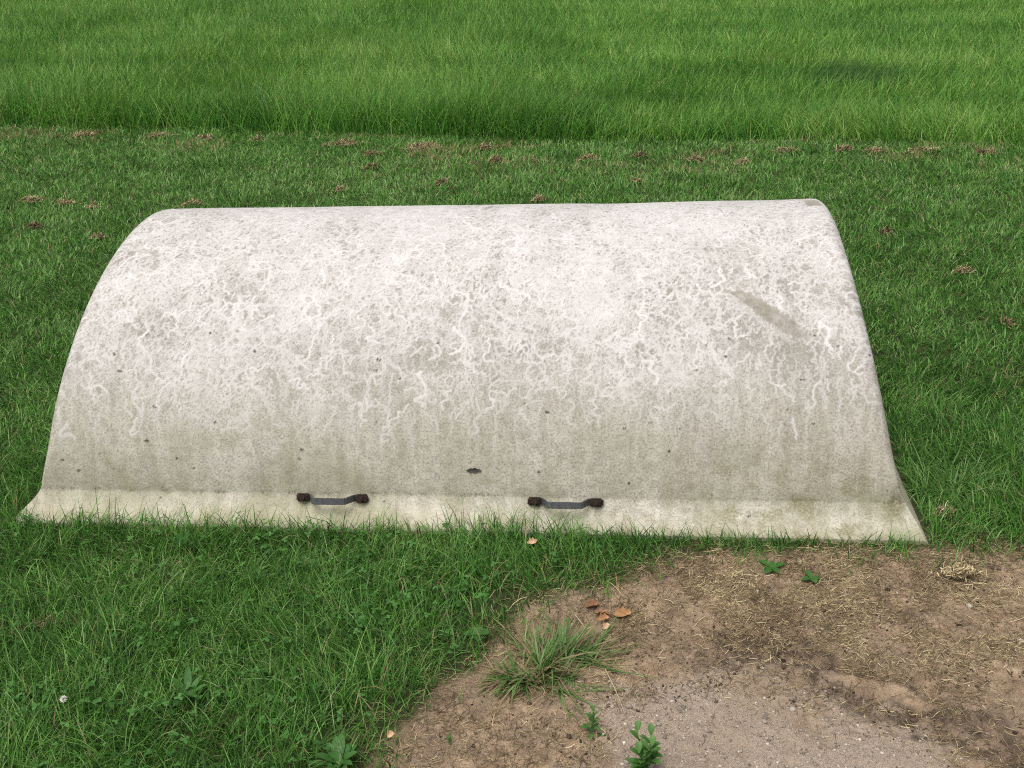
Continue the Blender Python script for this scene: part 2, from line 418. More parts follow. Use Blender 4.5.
V = np.stack([VX.ravel(), VY.ravel(), VZ.ravel()], 1)
I = (np.arange(ns - 1)[:, None] * npf + np.arange(npf - 1)[None, :]).ravel()
F = np.stack([I, I + npf, I + npf + 1, I + 1], 1)
UV = np.stack([XX.ravel(), SS.ravel()], 1)
# the two closed ends: columns that run straight down from the rim, with their own flare
NR = 40
extraV, extraF, ec1, ec2, euv = [V], [F], [col1], [col2], [UV]
off = len(V)
for side, row in ((-1, 0), (1, ns - 1)):
    ry, rz = VY[row], VZ[row]
    fr = np.linspace(0, 1, NR)[:, None] ** 0.7
    zz = np.maximum(rz, -0.03)[None, :] * (1 - fr) + (-0.03) * fr
    zz[0] = rz
    xx = side * (LH - DR * np.maximum(zz, 0) + end_flare(np.maximum(zz, 0), side))
    # start exactly on the rim ring
    xx[0] = VX[row]
    yy = np.broadcast_to(ry, zz.shape)
    ev = np.stack([xx.ravel(), yy.ravel(), zz.ravel()], 1)
    J = (np.arange(NR - 1)[:, None] * npf + np.arange(npf - 1)[None, :]).ravel() + off
    ef = np.stack([J, J + 1, J + npf + 1, J + npf], 1) if side < 0 else np.stack([J, J + npf, J + npf + 1, J + 1], 1)
    extraV.append(ev); extraF.append(ef); off += len(ev)
    ec1.append(np.stack([vnoise(yy, zz, 60, 61, 2).ravel() > 0.62, 0 * zz.ravel(), 0 * zz.ravel()], 1).astype(float))
    ec2.append(np.stack([np.clip(zz, 0, 1).ravel(), 0 * zz.ravel(), 0 * zz.ravel()], 1))
    euv.append(np.stack([yy.ravel() + 5, zz.ravel()], 1))
k = NT('weathered_fibreglass')
a = k.attr('dirt'); b = k.attr('zone'); uvn = k.n('TexCoord').outputs['UV']
ng = k.noise(uvn, 170, 4, 0.78); nm = k.noise(uvn, 38, 5, 0.68); nl = k.noise(uvn, 4.5, 4, 0.6, 0.6)
nst = k.noise(k.mapping(uvn, (22, 2.2, 1)), 1.0, 5, 0.62)
h_ = b[0]
top = k.mix(k.rmap(nl, 0.38, 0.62), (0.29, 0.268, 0.232), (0.445, 0.418, 0.38))
low = k.mix(k.rmap(nst, 0.38, 0.62), (0.45, 0.42, 0.335), (0.59, 0.56, 0.475))
grime = k.mix(k.rmap(h_, 0.24, 0.50), low, top)
grime = k.mix(k.math('MULTIPLY', k.rmap(nm, 0.44, 0.64), 0.55), grime, (0.27, 0.245, 0.20))
grime = k.mix(k.rmap(k.noise(uvn, 9, 5, 0.66, 0.4), 0.50, 0.66, 0.0, 0.32), grime, (0.27, 0.25, 0.18))
clean = k.mix(k.rmap(nm, 0.35, 0.65), (0.64, 0.615, 0.595), (0.77, 0.745, 0.73))
tr = k.math('MULTIPLY', k.math('MULTIPLY', a[0], k.math('SUBTRACT', 1.0, a[2], clamp=True)), k.rmap(ng, 0.36, 0.52, 0.55, 1.0))
col = k.mix(tr, grime, clean)
col = k.mix(k.math('MULTIPLY', k.rmap(ng, 0.51, 0.63, 0.0, 0.80), k.rmap(a[0], 0.2, 0.9, 1.0, 0.30)), col, (0.22, 0.205, 0.175))
col = k.mix(k.rmap(ng, 0.47, 0.34, 0.0, 0.40), col, (0.72, 0.70, 0.67))
cream = k.mix(k.rmap(nst, 0.35, 0.65), (0.41, 0.36, 0.255), (0.56, 0.515, 0.405))
col = k.mix(k.math('MULTIPLY', k.rmap(h_, 0.150, 0.070), k.rmap(nm, 0.32, 0.60, 1.0, 0.35)), col, cream)
green = k.math('MULTIPLY', k.rmap(h_, 0.42, 0.18), k.rmap(nl, 0.44, 0.64, 0, 0.42))
col = k.mix(green, col, (0.24, 0.255, 0.12))
col = k.mix(k.math('MULTIPLY', b[2], k.rmap(ng, 0.34, 0.60, 0.25, 0.85)), col, (0.185, 0.165, 0.075))
col = k.mix(k.math('MULTIPLY', a[2], 0.80), col, k.mix(k.rmap(nm, 0.4, 0.6), (0.20, 0.18, 0.14), (0.33, 0.30, 0.245)))
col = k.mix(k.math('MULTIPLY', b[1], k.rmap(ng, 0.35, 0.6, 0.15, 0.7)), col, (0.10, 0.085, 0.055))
col = k.mix(a[1], col, (0.03, 0.025, 0.02))
k.set(Base_Color=col, Roughness=k.rmap(nm, 0.3, 0.7, 0.55, 0.85), Specular_IOR_Level=0.3)
k.bump(k.math('ADD', k.math('MULTIPLY', nm, 0.7), k.math('MULTIPLY', ng, 0.3)), 0.35, 0.003)
M_shell = k.m
cover = empty('storage_cover', (CX, CY, 0), PSI)
tag(cover, 'white weathered fibreglass barrel-vaulted cover lying on the lawn beside bare earth', 'cover')
mesh_np('shell', np.concatenate(extraV), np.concatenate(extraF), M_shell, cover,
        attrs={'dirt': np.concatenate(ec1), 'zone': np.concatenate(ec2)}, uv=np.concatenate(euv))

# ---- the two strap handles
def simple(name, c1, c2, scale, rough, metal=0.0, bump=0.0):
    k = NT(name); tc = k.n('TexCoord').outputs['Object']
    n = k.noise(tc, scale, 5, 0.65)
    k.set(Base_Color=k.mix(k.rmap(n, 0.35, 0.65), c1, c2), Roughness=rough, Metallic=metal)
    if bump: k.bump(n, 0.8, bump)
    return k.m
M_strap = simple('grey_strap_metal', (0.075, 0.082, 0.086), (0.13, 0.135, 0.136), 90, 0.5, 0.3, 0.0006)
M_rust = simple('rusted_metal', (0.009, 0.006, 0.005), (0.042, 0.020, 0.012), 160, 0.9, 0.0, 0.003)

def strap_mesh(pts, wid, th):
    """flat bar swept through pts (x, out), width along the third axis: returns bmesh in handle space (x, y=-out, z)"""
    bm = bmesh.new(); rings = []
    n = len(pts)
    for i, (x, o) in enumerate(pts):
        p0 = pts[max(i - 1, 0)]; p1 = pts[min(i + 1, n - 1)]
        tx, to = p1[0] - p0[0], p1[1] - p0[1]; l = math.hypot(tx, to); nx, no = -to / l, tx / l
        ring = []
        for (dn, dz) in ((-th / 2, -wid / 2), (th / 2, -wid / 2), (th / 2, wid / 2), (-th / 2, wid / 2)):
            ring.append(bm.verts.new((x + nx * dn, -(o + no * dn), dz)))
        rings.append(ring)
    for r1, r2 in zip(rings, rings[1:]):
        for q in range(4):
            bm.faces.new((r1[q], r1[(q + 1) % 4], r2[(q + 1) % 4], r2[q]))
    bm.faces.new(rings[0]); bm.faces.new(rings[-1][::-1])
    bmesh.ops.recalc_face_normals(bm, faces=bm.faces)
    bmesh.ops.bevel(bm, geom=[e for e in bm.edges if e.calc_length() > 0.001 and len(e.link_faces) == 2 and e.calc_face_angle(0) > 1.0], offset=0.0009, segments=2, affect='EDGES')
    return bm
def foot_mesh(seed):
    bm = bmesh.new()
    bmesh.ops.create_cube(bm, size=1.0)
    bmesh.ops.scale(bm, vec=(0.037, 0.013, 0.0225), verts=bm.verts)
    bmesh.ops.bevel(bm, geom=bm.edges[:], offset=0.004, segments=3, affect='EDGES')
    bmesh.ops.subdivide_edges(bm, edges=[e for e in bm.edges if e.calc_length() > 0.008], cuts=4, use_grid_fill=True)
    rg = np.random.default_rng(seed)
    co = np.array([v.co for v in bm.verts])
    d = (vnoise(co[:, 0] + seed, co[:, 2] + co[:, 1], 160, seed, 2) - 0.5) * 0.005
    for v, q in zip(bm.verts, d):
        v.co += v.co.normalized() * float(q)
    return bm
def bolt_mesh():
    bm = bmesh.new()
    r = bmesh.ops.create_cone(bm, cap_ends=True, segments=6, radius1=0.0085, radius2=0.0075, depth=0.007)
    r2 = bmesh.ops.create_cone(bm, cap_ends=True, segments=20, radius1=0.012, radius2=0.0115, depth=0.0025)
    bmesh.ops.translate(bm, verts=r2['verts'], vec=(0, 0, -0.0045))
    bmesh.ops.rotate(bm, verts=bm.verts, cent=(0, 0, 0), matrix=Matrix.Rotation(math.radians(90), 3, 'X'))
    return bm
def bobj(name, bm, mat, parent=None, smooth=False):
    me = bpy.data.meshes.new(name); bm.to_mesh(me); bm.free(); me.materials.append(mat)
    if smooth:
        for p in me.polygons: p.use_smooth = True
    o = bpy.data.objects.new(name, me); C.objects.link(o)
    if parent is not None: o.parent = parent
    return o
HSPAN = 0.164
def handle(px, py_, seed):
    i = near_cover(px, py_)
    x, y, z = VX[i], VY[i], VZ[i]
    j = i[1]
    ty, tz = VY[i[0], j + 8] - VY[i[0], j - 8], VZ[i[0], j + 8] - VZ[i[0], j - 8]
    tilt = math.atan2(ty, tz)                         # lean of the wall there
    h2 = HSPAN / 2
    pts = [(-h2 - 0.012, 0.004), (-h2 + 0.014, 0.004), (-h2 + 0.020, 0.008), (-h2 + 0.034, 0.041), (-h2 + 0.039, 0.046), (-h2 + 0.046, 0.047),
           (h2 - 0.046, 0.047), (h2 - 0.039, 0.046), (h2 - 0.034, 0.041), (h2 - 0.020, 0.008), (h2 - 0.014, 0.004), (h2 + 0.012, 0.004)]
    bar = bobj('handle', strap_mesh(pts, 0.0185, 0.005), M_strap, cover)
    bar.location = (x, y, z); bar.rotation_euler = (-tilt * 0.5 - 0.05, 0, 0)
    for s in (-1, 1):
        f = bobj('rusty_foot', foot_mesh(seed + s), M_rust, bar, True); f.location = (s * (h2 + 0.002), -0.0095, 0)
        f['label'] = 'rusty brown end of the strap handle'
        b_ = bobj('bolt', bolt_mesh(), M_rust, bar); b_.location = (s * (h2 + 0.001), -0.0205, 0.001)
    return bar
handle(333.5, 496.5, 5)
handle(566, 500.5, 9)

# ------------------------------------------------------------------ grass
GREENS = [(0.0, (0.026, 0.092, 0.015)), (0.26, (0.056, 0.182, 0.026)), (0.50, (0.112, 0.290, 0.044)), (0.72, (0.205, 0.400, 0.090)),
          (0.90, (0.29, 0.45, 0.17)), (0.93, (0.32, 0.25, 0.12)), (1.0, (0.46, 0.36, 0.20))]
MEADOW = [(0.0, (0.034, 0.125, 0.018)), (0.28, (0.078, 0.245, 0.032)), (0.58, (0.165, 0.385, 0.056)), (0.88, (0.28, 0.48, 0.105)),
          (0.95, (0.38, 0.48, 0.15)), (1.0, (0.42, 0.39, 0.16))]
M_lawn = leaf_mat('lawn_grass_blade', GREENS, 0.28, 0.5, 0.25)
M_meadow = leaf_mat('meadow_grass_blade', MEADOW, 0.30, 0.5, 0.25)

def sample_band(y0, y1, dens, margin=0.7, slope=0.56):
    """points over the part of the ground the view can see (and a step to each side)"""
    out = []
    ys = np.geomspace(y0, y1, 40)
    for a_, b_ in zip(ys, ys[1:]):
        hw = slope * b_ + margin
        n = int(dens((a_ + b_) / 2) * 2 * hw * (b_ - a_))
        out.append(np.stack([rng.uniform(-hw, hw, n), rng.uniform(a_, b_, n)], 1))
    return np.concatenate(out)

def dry_spots(x, y):
    return sstep(0.66, 0.80, vnoise(x, y, 2.6, 71, 3)) * 0.5

# mown lawn
P = sample_band(1.35, 9.6, lambda d: 21000 * min(1.0, (2.6 / d) ** 1.2))
x, y = P.T
sdt = poly_sd(x, y, DIRT)
fade = sstep(-0.05, 0.16, sdt + 0.13 * (vnoise(x, y, 9, 81, 3) - 0.5))
fade = fade * np.where(y < 2.4, 1 - 0.85 * sstep(0.40, 0.02, sdt) * sstep(0.40, 0.58, vnoise(x, y, 7, 83, 3)), 1)
ed = edge_d(x, y)
keep = ~inside_cover(x, y, 0.004) & (rng.random(len(x)) < fade) & (ed < 0.12 + 0.1 * vnoise(x, y, 6, 85))
P, sdt, fade = P[keep], sdt[keep], fade[keep]
x, y = P.T; n = len(x)
d = np.hypot(x, y)
near = sstep(3.6, 2.0, y)
ca, cb = to_cover(x, y)
hug = sstep(0.16, 0.0, np.maximum(np.abs(ca) - LH - FW2, np.abs(cb) - HA - FW))   # unmown fringe along the cover
clump = vnoise(x, y, 5.5, 87, 3)
h = (0.040 + 0.030 * near) * (0.55 + 0.9 * clump) * rng.uniform(0.55, 1.3, n)
h = h * (0.55 + 0.45 * sstep(0.0, 0.2, sdt)) + hug * rng.uniform(0.0, 0.045, n) * np.where(ca > 0.35, 0.25, 1.0)
h = np.where(rng.random(n) < 0.03 * near, h * 1.6, h)
wd = rng.uniform(0.0016, 0.0036, n) * np.maximum(1.0, d / 3.0) ** 0.9
flow = vnoise(x, y, 3.2, 89, 2) * 4 * np.pi
ang = flow + rng.normal(0, 1.5, n)
lean = np.abs(rng.normal(0.25, 0.30, n)); curl = np.abs(rng.normal(0.42, 0.32, n))
tint = 0.0 + 0.42 * vnoise(x, y, 4.0, 91, 3) + 0.36 * vnoise(x, y, 15, 92, 2) * sstep(9, 4, y) + 0.24 * sstep(3, 8, y) + rng.normal(0, 0.27, n) + 0.06 * sstep(2.5, 6, y)
tint = np.clip(tint, 0.0, 0.9)
dead = rng.random(n) < (0.02 + 0.05 * dry_spots(x, y) + 0.16 * sstep(0.26, 0.0, sdt) * (y < 2.35) + 0.40 * sstep(-1.3, -0.1, edge_d(x, y)) * sstep(0.50, 0.70, vnoise(x * 0.6, y * 1.6, 3.0, 93, 3)))
tint = np.where(dead, rng.uniform(0.93, 1.0, n), tint)
Z = np.zeros(n)
L_, H_ = y < 4.0, y >= 4.0
G3 = np.stack([x, y, Z], 1)
fc = rng.uniform(0, np.pi, n)
parts = [blades(G3[L_], h[L_], wd[L_], ang[L_], lean[L_], curl[L_], fc[L_], tint[L_], 3, 0.6),
         blades(G3[H_], h[H_], wd[H_], ang[H_], lean[H_], curl[H_], fc[H_], tint[H_], 2)]
V, F, G = cat_parts(parts)
tag(mesh_np('lawn_grass', V, F, M_lawn, attrs={'gcol': G}), 'short mown green grass round the white cover', 'grass', kind='stuff')
print('lawn blades', n)

# tall meadow grass beyond the mown strip
P = sample_band(6.2, 32, lambda d: 5200 * min(1.0, (8.0 / d) ** 1.3), 1.2, 0.66)
x, y = P.T
ed = edge_d(x, y)
rag = 0.12 * (vnoise(x, y, 4, 95, 3) - 0.5)
keep = (ed + rag > 0) & (rng.random(len(x)) < 0.55 + 0.45 * sstep(0.6, 0.3, ed))
P, ed = P[keep], ed[keep]; x, y = P.T; n = len(x); d = np.hypot(x, y)
lx, ly = ground(848, 70, 0.15)
laid = sstep(1.0, 0.45, np.hypot((x - lx + 0.25 * (vnoise(x, y, 5, 106, 2) - 0.5)) / 0.50, (y - ly) / 0.62))  # flattened dent; its shadow is put into the blade colour through tint
right_ = sstep(0.1, 0.9, x)
h = (0.285 + 0.05 * sstep(0.5, 0.2, ed) * (1 - right_) - 0.085 * right_) * (0.75 + 0.25 * sstep(0, 0.25, ed)) * rng.uniform(0.65, 1.2, n) * (0.74 + 0.3 * vnoise(x, y, 1.1, 97, 3) + 0.25 * vnoise(x, y, 5.5, 108, 2))
row = 0.5 + 0.5 * np.sin((y + 0.33 * x) * 4.2 + 3 * vnoise(x, y, 0.5, 98, 2))
h = h * (0.90 + 0.16 * row) * (1 + 0.22 * laid)
wd = rng.uniform(0.0038, 0.0072, n) * np.maximum(1.0, d / 8.0) ** 0.95
flow = 0.6 + (vnoise(x, y, 0.7, 99, 2) - 0.5) * 8
ang = flow + rng.normal(0, 1.4, n)
ang = np.where(laid > 0.3, rng.normal(0.15, 0.25, n), ang)
lean = np.abs(rng.normal(0.24, 0.20, n)) + laid * 0.30; curl = np.abs(rng.normal(0.35, 0.22, n)) * (1 - 0.5 * laid)
tint = np.clip(0.06 + 0.42 * vnoise(x, y * 0.6, 0.9, 103, 3) + 0.42 * vnoise(x, y * 0.7, 6.5, 107, 2) + 0.30 * (row - 0.5) + rng.normal(0, 0.22, n) - (0.17 - 0.12 * right_) * sstep(0.30, 0.08, ed + 0.3 * (vnoise(x, y, 1.7, 105, 3) - 0.5))  - 0.85 * laid, 0, 0.92)  # shade of the meadow's front edge is painted in as a darker blade tint
tint = np.where(rng.random(n) < 0.018, rng.uniform(0.94, 1.0, n), tint)
A_ = y < 11
G3 = np.stack([x, y, np.zeros(n)], 1); fc = rng.uniform(0, np.pi, n)
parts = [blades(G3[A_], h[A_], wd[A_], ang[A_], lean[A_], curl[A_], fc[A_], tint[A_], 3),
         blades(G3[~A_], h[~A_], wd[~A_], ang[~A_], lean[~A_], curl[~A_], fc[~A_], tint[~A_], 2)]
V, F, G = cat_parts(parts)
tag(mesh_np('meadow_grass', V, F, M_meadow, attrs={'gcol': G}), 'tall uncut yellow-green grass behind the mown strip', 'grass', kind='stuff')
print('meadow blades', n)

# clover in the near turf: sprigs of three small round leaflets
M_clover = leaf_mat('clover_leaf', [(0.0, (0.030, 0.11, 0.018)), (0.5, (0.055, 0.165, 0.030)), (1.0, (0.10, 0.24, 0.06))], 0.2, 0.55, 0.25)
n0 = 9000
x = rng.uniform(-1.5, 0.35, n0); y = rng.uniform(1.5, 2.7, n0)
ok = (rng.random(n0) < (0.05 + 0.22 * sstep(0.45, 0.68, vnoise(x, y, 4.5, 111, 3)))) & (poly_sd(x, y, DIRT) > 0.10) & ~inside_cover(x, y, 0.02)
x, y = x[ok], y[ok]; n = len(x)
z = rng.uniform(0.022, 0.055, n); r = rng.uniform(0.003, 0.0062, n); a0 = rng.uniform(0, 6.28, n); tn = rng.random(n)
th = np.linspace(0, 2 * np.pi, 7)[:-1]
Vs, Fs, Gs = [], [], []
for q in range(3):
    aa = a0 + q * 2.094
    tilt = rng.uniform(-0.45, 0.35, n)
    lx_ = r[:, None] * (1 + np.cos(th)[None, :]); ly_ = r[:, None] * 0.85 * np.sin(th)[None, :]
    vx = x[:, None] + np.cos(aa)[:, None] * lx_ - np.sin(aa)[:, None] * ly_
    vy = y[:, None] + np.sin(aa)[:, None] * lx_ + np.cos(aa)[:, None] * ly_
    vz = z[:, None] + tilt[:, None] * lx_ + 0.25 * np.abs(ly_)
    b_ = (np.arange(n) * 6)[:, None, None] + q * n * 6
    Fs.append((b_ + np.array([[0, 1, 2, 5], [5, 2, 3, 4]])[None]).reshape(-1, 4))
    Vs.append(np.stack([vx, vy, vz], 2).reshape(-1, 3))
    Gs.append(np.stack([np.repeat(tn, 6), np.full(n * 6, 0.3)], 1))
V, F, G = np.concatenate(Vs), np.concatenate(Fs), np.concatenate(Gs)
tag(mesh_np('clover', V, F, M_clover, attrs={'gcol': G}, smooth=False), 'small green clover leaves among the near grass', 'clover', kind='stuff')

# ------------------------------------------------------------------ bare patch: dead fibres and grit
STRAW = [(0.0, (0.070, 0.051, 0.028)), (0.35, (0.175, 0.130, 0.070)), (0.7, (0.37, 0.290, 0.155)), (1.0, (0.62, 0.52, 0.31))]
def straw_mat(name):
    k = NT(name); a = k.attr('gcol')
    k.set(Base_Color=k.ramp(a[0], STRAW), Roughness=0.8, Specular_IOR_Level=0.2); return k.m
M_straw = straw_mat('dead_grass_fibre')
def fibres(P, z, L, wd, ang, bend, lift, tint):
    """thin curved strands lying on the ground"""
    n = len(P); t = np.linspace(-0.5, 0.5, 4)[None, :]
    dx, dy = np.cos(ang)[:, None], np.sin(ang)[:, None]
    al = L[:, None] * t; ac = L[:, None] * bend[:, None] * (0.25 - t * t) * 4 * 0.25
    cx = P[:, 0:1] + dx * al - dy * ac; cy = P[:, 1:2] + dy * al + dx * ac
    cz = z[:, None] + lift[:, None] * L[:, None] * (t + 0.5) + 0.0015
    wv_ = wd[:, None] * (1 - 1.6 * t * t)
    V = np.empty((n, 4, 2, 3), np.float32)
    V[:, :, 0, 0] = cx + dy * wv_ / 2; V[:, :, 0, 1] = cy - dx * wv_ / 2; V[:, :, 0, 2] = cz
    V[:, :, 1, 0] = cx - dy * wv_ / 2; V[:, :, 1, 1] = cy + dx * wv_ / 2; V[:, :, 1, 2] = cz + wd[:, None] * 0.4
    F = ((np.arange(n) * 8)[:, None, None] + (np.arange(3) * 2)[None, :, None] + np.array([0, 1, 3, 2])[None, None, :]).reshape(-1, 4)
    G = np.empty((n, 4, 2, 2), np.float32); G[..., 0] = tint[:, None, None]; G[..., 1] = 0
    return V.reshape(-1, 3), F, G.reshape(-1, 2)
n0 = 200000
x = rng.uniform(-0.55, 1.65, n0); y = rng.uniform(1.3, 2.75, n0)
s = poly_sd(x, y, DIRT); gv = sstep(0.05, -0.10, poly_sd(x, y, GRAVEL)); cl = poly_sd(x, y, CLAY) < 0
dn = sstep(0.16, 0.0, s) * (0.25 + 0.75 * sstep(0.35, 0.6, vnoise(x, y, 10, 121, 3))) * (1 - 0.93 * gv) * (1 - 0.9 * cl) * (0.30 + 0.70 * sstep(1.85, 2.25, y + 0.13 * x))
ok = (rng.random(n0) < dn) & ~inside_cover(x, y, -0.01)
x, y = x[ok], y[ok]; n = len(x)
L = rng.uniform(0.005, 0.030, n) * np.where(rng.random(n) < 0.04, 1.8, 1.0)
V, F, G = fibres(np.stack([x, y], 1), soil_z(x, y), L, rng.uniform(0.0006, 0.0014, n), rng.uniform(0, 6.28, n), rng.normal(0, 0.5, n),
                 np.abs(rng.normal(0, 0.16, n)), np.clip(rng.normal(0.40, 0.28, n) + 0.75 * (vnoise(x, y, 9, 123, 3) - 0.5), 0, 1))
tag(mesh_np('dead_grass_litter', V, F, M_straw, attrs={'gcol': G}), 'loose brown dead grass fibres strewn over the bare earth', 'dead grass', kind='stuff')
print('fibres', n)

def ico():
    bm = bmesh.new(); bmesh.ops.create_icosphere(bm, subdivisions=1, radius=1.0)
    v = np.array([q.co for q in bm.verts]); f = np.array([[q.index for q in p.verts] for p in bm.faces]); bm.free(); return v, f
IV, IF = ico()
def pebbles(x, y, z, r, tint):
    n = len(x); sc = np.stack([r * rng.uniform(0.8, 1.4, n), r * rng.uniform(0.7, 1.1, n), r * rng.uniform(0.45, 0.8, n)], 1)
    a = rng.uniform(0, 6.28, n)
    jit = 1 + rng.normal(0, 0.14, (n, len(IV), 1))
    v = IV[None] * jit * sc[:, None, :]
    X = v[..., 0] * np.cos(a)[:, None] - v[..., 1] * np.sin(a)[:, None] + x[:, None]
    Y = v[..., 0] * np.sin(a)[:, None] + v[..., 1] * np.cos(a)[:, None] + y[:, None]
    Zz = v[..., 2] + z[:, None]
    F = (np.arange(n) * len(IV))[:, None, None] + IF[None]
    G = np.zeros((n, len(IV), 2)); G[..., 0] = tint[:, None]
    return np.stack([X, Y, Zz], 2).reshape(-1, 3), F.reshape(-1, 3), G.reshape(-1, 2)
k = NT('gravel_stone'); a = k.attr('gcol')
k.set(Base_Color=k.ramp(a[0], [(0.0, (0.10, 0.085, 0.07)), (0.4, (0.26, 0.22, 0.18)), (0.75, (0.44, 0.375, 0.305)), (1.0, (0.66, 0.60, 0.52))]), Roughness=0.85, Specular_IOR_Level=0.25)
n0 = 26000
x = rng.uniform(-0.4, 1.5, n0); y = rng.uniform(1.35, 2.5, n0)
gd = poly_sd(x, y, GRAVEL) + 0.15 * (vnoise(x, y, 11, 23, 4) - 0.5); s = poly_sd(x, y, DIRT)
ok = (rng.random(n0) < np.maximum(0.8 * sstep(0.05, -0.08, gd), 0.035 * (s < -0.04)))
x, y, gd = x[ok], y[ok], gd[ok]; n = len(x)
r = 0.0011 + 0.0011 * rng.exponential(1.0, n); r = np.minimum(r, 0.0085)
V, F, G = pebbles(x, y, soil_z(x, y) + r * 0.15, r, np.clip(rng.normal(0.50, 0.20, n), 0, 1))
tag(mesh_np('gravel', V, F, k.m, attrs={'gcol': G}, smooth=False), 'pale grit and small stones pressed into the bare earth', 'gravel', kind='stuff')
# clods of dark earth
n0 = 40000
x = rng.uniform(-0.3, 1.6, n0); y = rng.uniform(1.4, 2.6, n0)
dk = sstep(0.05, -0.03, poly_sd(x, y, DARK)); s = poly_sd(x, y, DIRT); gd = poly_sd(x, y, GRAVEL); cl = poly_sd(x, y, CLAY)
ok = (rng.random(n0) < np.maximum(0.75 * dk * sstep(0.4, 0.6, vnoise(x, y, 24, 25, 2)), (0.10 + 0.30 * sstep(0.5, 0.7, vnoise(x, y, 13, 27, 3))) * (s < -0.02) * (gd > -0.05))) & (cl > 0.004)
x, y = x[ok], y[ok]; n = len(x)
r = np.minimum(0.0009 + 0.0010 * rng.exponential(1.0, n), 0.007)
V, F, G = pebbles(x, y, soil_z(x, y) + r * 0.2, r, np.clip(rng.normal(0.35, 0.25, n), 0, 1))
k = NT('soil_clod'); a = k.attr('gcol')
k.set(Base_Color=k.ramp(a[0], [(0.0, (0.035, 0.026, 0.02)), (0.5, (0.11, 0.078, 0.055)), (1.0, (0.26, 0.19, 0.13))]), Roughness=0.95, Specular_IOR_Level=0.1)
tag(mesh_np('soil_crumbs', V, F, k.m, attrs={'gcol': G}, smooth=False), 'dark crumbs of earth along the rut in the bare patch', 'soil', kind='stuff')

# ------------------------------------------------------------------ individual plants
M_tuss = leaf_mat('tussock_blade', [(0.0, (0.045, 0.115, 0.025)), (0.4, (0.095, 0.205, 0.045)), (0.7, (0.20, 0.32, 0.11)), (0.8, (0.25, 0.22, 0.10)), (0.9, (0.32, 0.22, 0.13)), (1.0, (0.40, 0.30, 0.19))], 0.25, 0.45, 0.3)
def tussock(name, u, v, nb, L0, L1, rad, label, dead=0.2, width=(0.003, 0.006), lean0=0.25, cat='grass', seed=1):
    rng = np.random.default_rng(seed)
    bx_, by_ = ground(u, v)
    root = empty(name, (bx_, by_, float(soil_z(np.array([bx_]), np.array([by_]))[0])))
    tag(root, label, cat)
    n = nb; nsub = 14
    sa = np.arange(nsub) * 2.39996 + rng.normal(0, 0.35, nsub); sq = np.sqrt(np.linspace(0, 1, nsub)) * rad * 1.1; ssz = rng.uniform(0.55, 1.1, nsub); sl = rng.normal(0, 0.16, nsub)
    wh = rng.integers(0, nsub, n)
    a = sa[wh] + rng.normal(0, 0.75, n)
    q = sq[wh] / (rad * 1.25)
    P = np.stack([np.cos(sa[wh]) * sq[wh] + rng.normal(0, rad * 0.16, n), np.sin(sa[wh]) * sq[wh] * 0.8 + rng.normal(0, rad * 0.16, n), np.full(n, 0.0)], 1)
    h = rng.uniform(L0, L1, n) * ssz[wh]; lean = np.clip(lean0 + sl[wh] + 0.4 * q + rng.normal(0, 0.2, n), 0.05, 0.93); curl = np.abs(rng.normal(0.32, 0.22, n))
    ang = a + rng.normal(0, 0.35, n)
    dd = rng.random(n) < dead
    tint = np.clip(rng.normal(0.42, 0.16, n), 0, 0.72)
    gr = ~dd
    wdt = rng.uniform(*width, n); fc = ang + np.pi / 2 + rng.normal(0, 0.4, n)
    V, F, G = blades(P[gr], h[gr], wdt[gr], ang[gr], lean[gr], curl[gr], fc[gr], tint[gr], 4)
    mesh_np('green_blades', V, F, M_tuss, root, attrs={'gcol': G})
    if dd.any():
        lean = np.clip(lean + 0.35, 0, 0.98)
        V, F, G = blades(P[dd] * 1.1, h[dd], wdt[dd], ang[dd], lean[dd], curl[dd] * 0.5, fc[dd], rng.uniform(0.82, 1.0, dd.sum()), 4)
        mesh_np('dry_blades', V, F, M_tuss, root, attrs={'gcol': G})
    return root
tussock('grass_tussock', 541, 667, 640, 0.05, 0.125, 0.076, 'spreading green grass tussock with dry straw skirt at the edge of the bare earth', 0.44, (0.003, 0.0060), 0.46, seed=5)
tussock('long_grass_tuft', 955, 488, 170, 0.06, 0.13, 0.09, 'dark tuft of longer flopped grass right of the cover', 0.0, (0.003, 0.0055), 0.45)
tussock('grass_wisp', 455, 655, 60, 0.04, 0.10, 0.05, 'thin grass wisp just left of the large tussock', 0.0, (0.002, 0.004), 0.4)

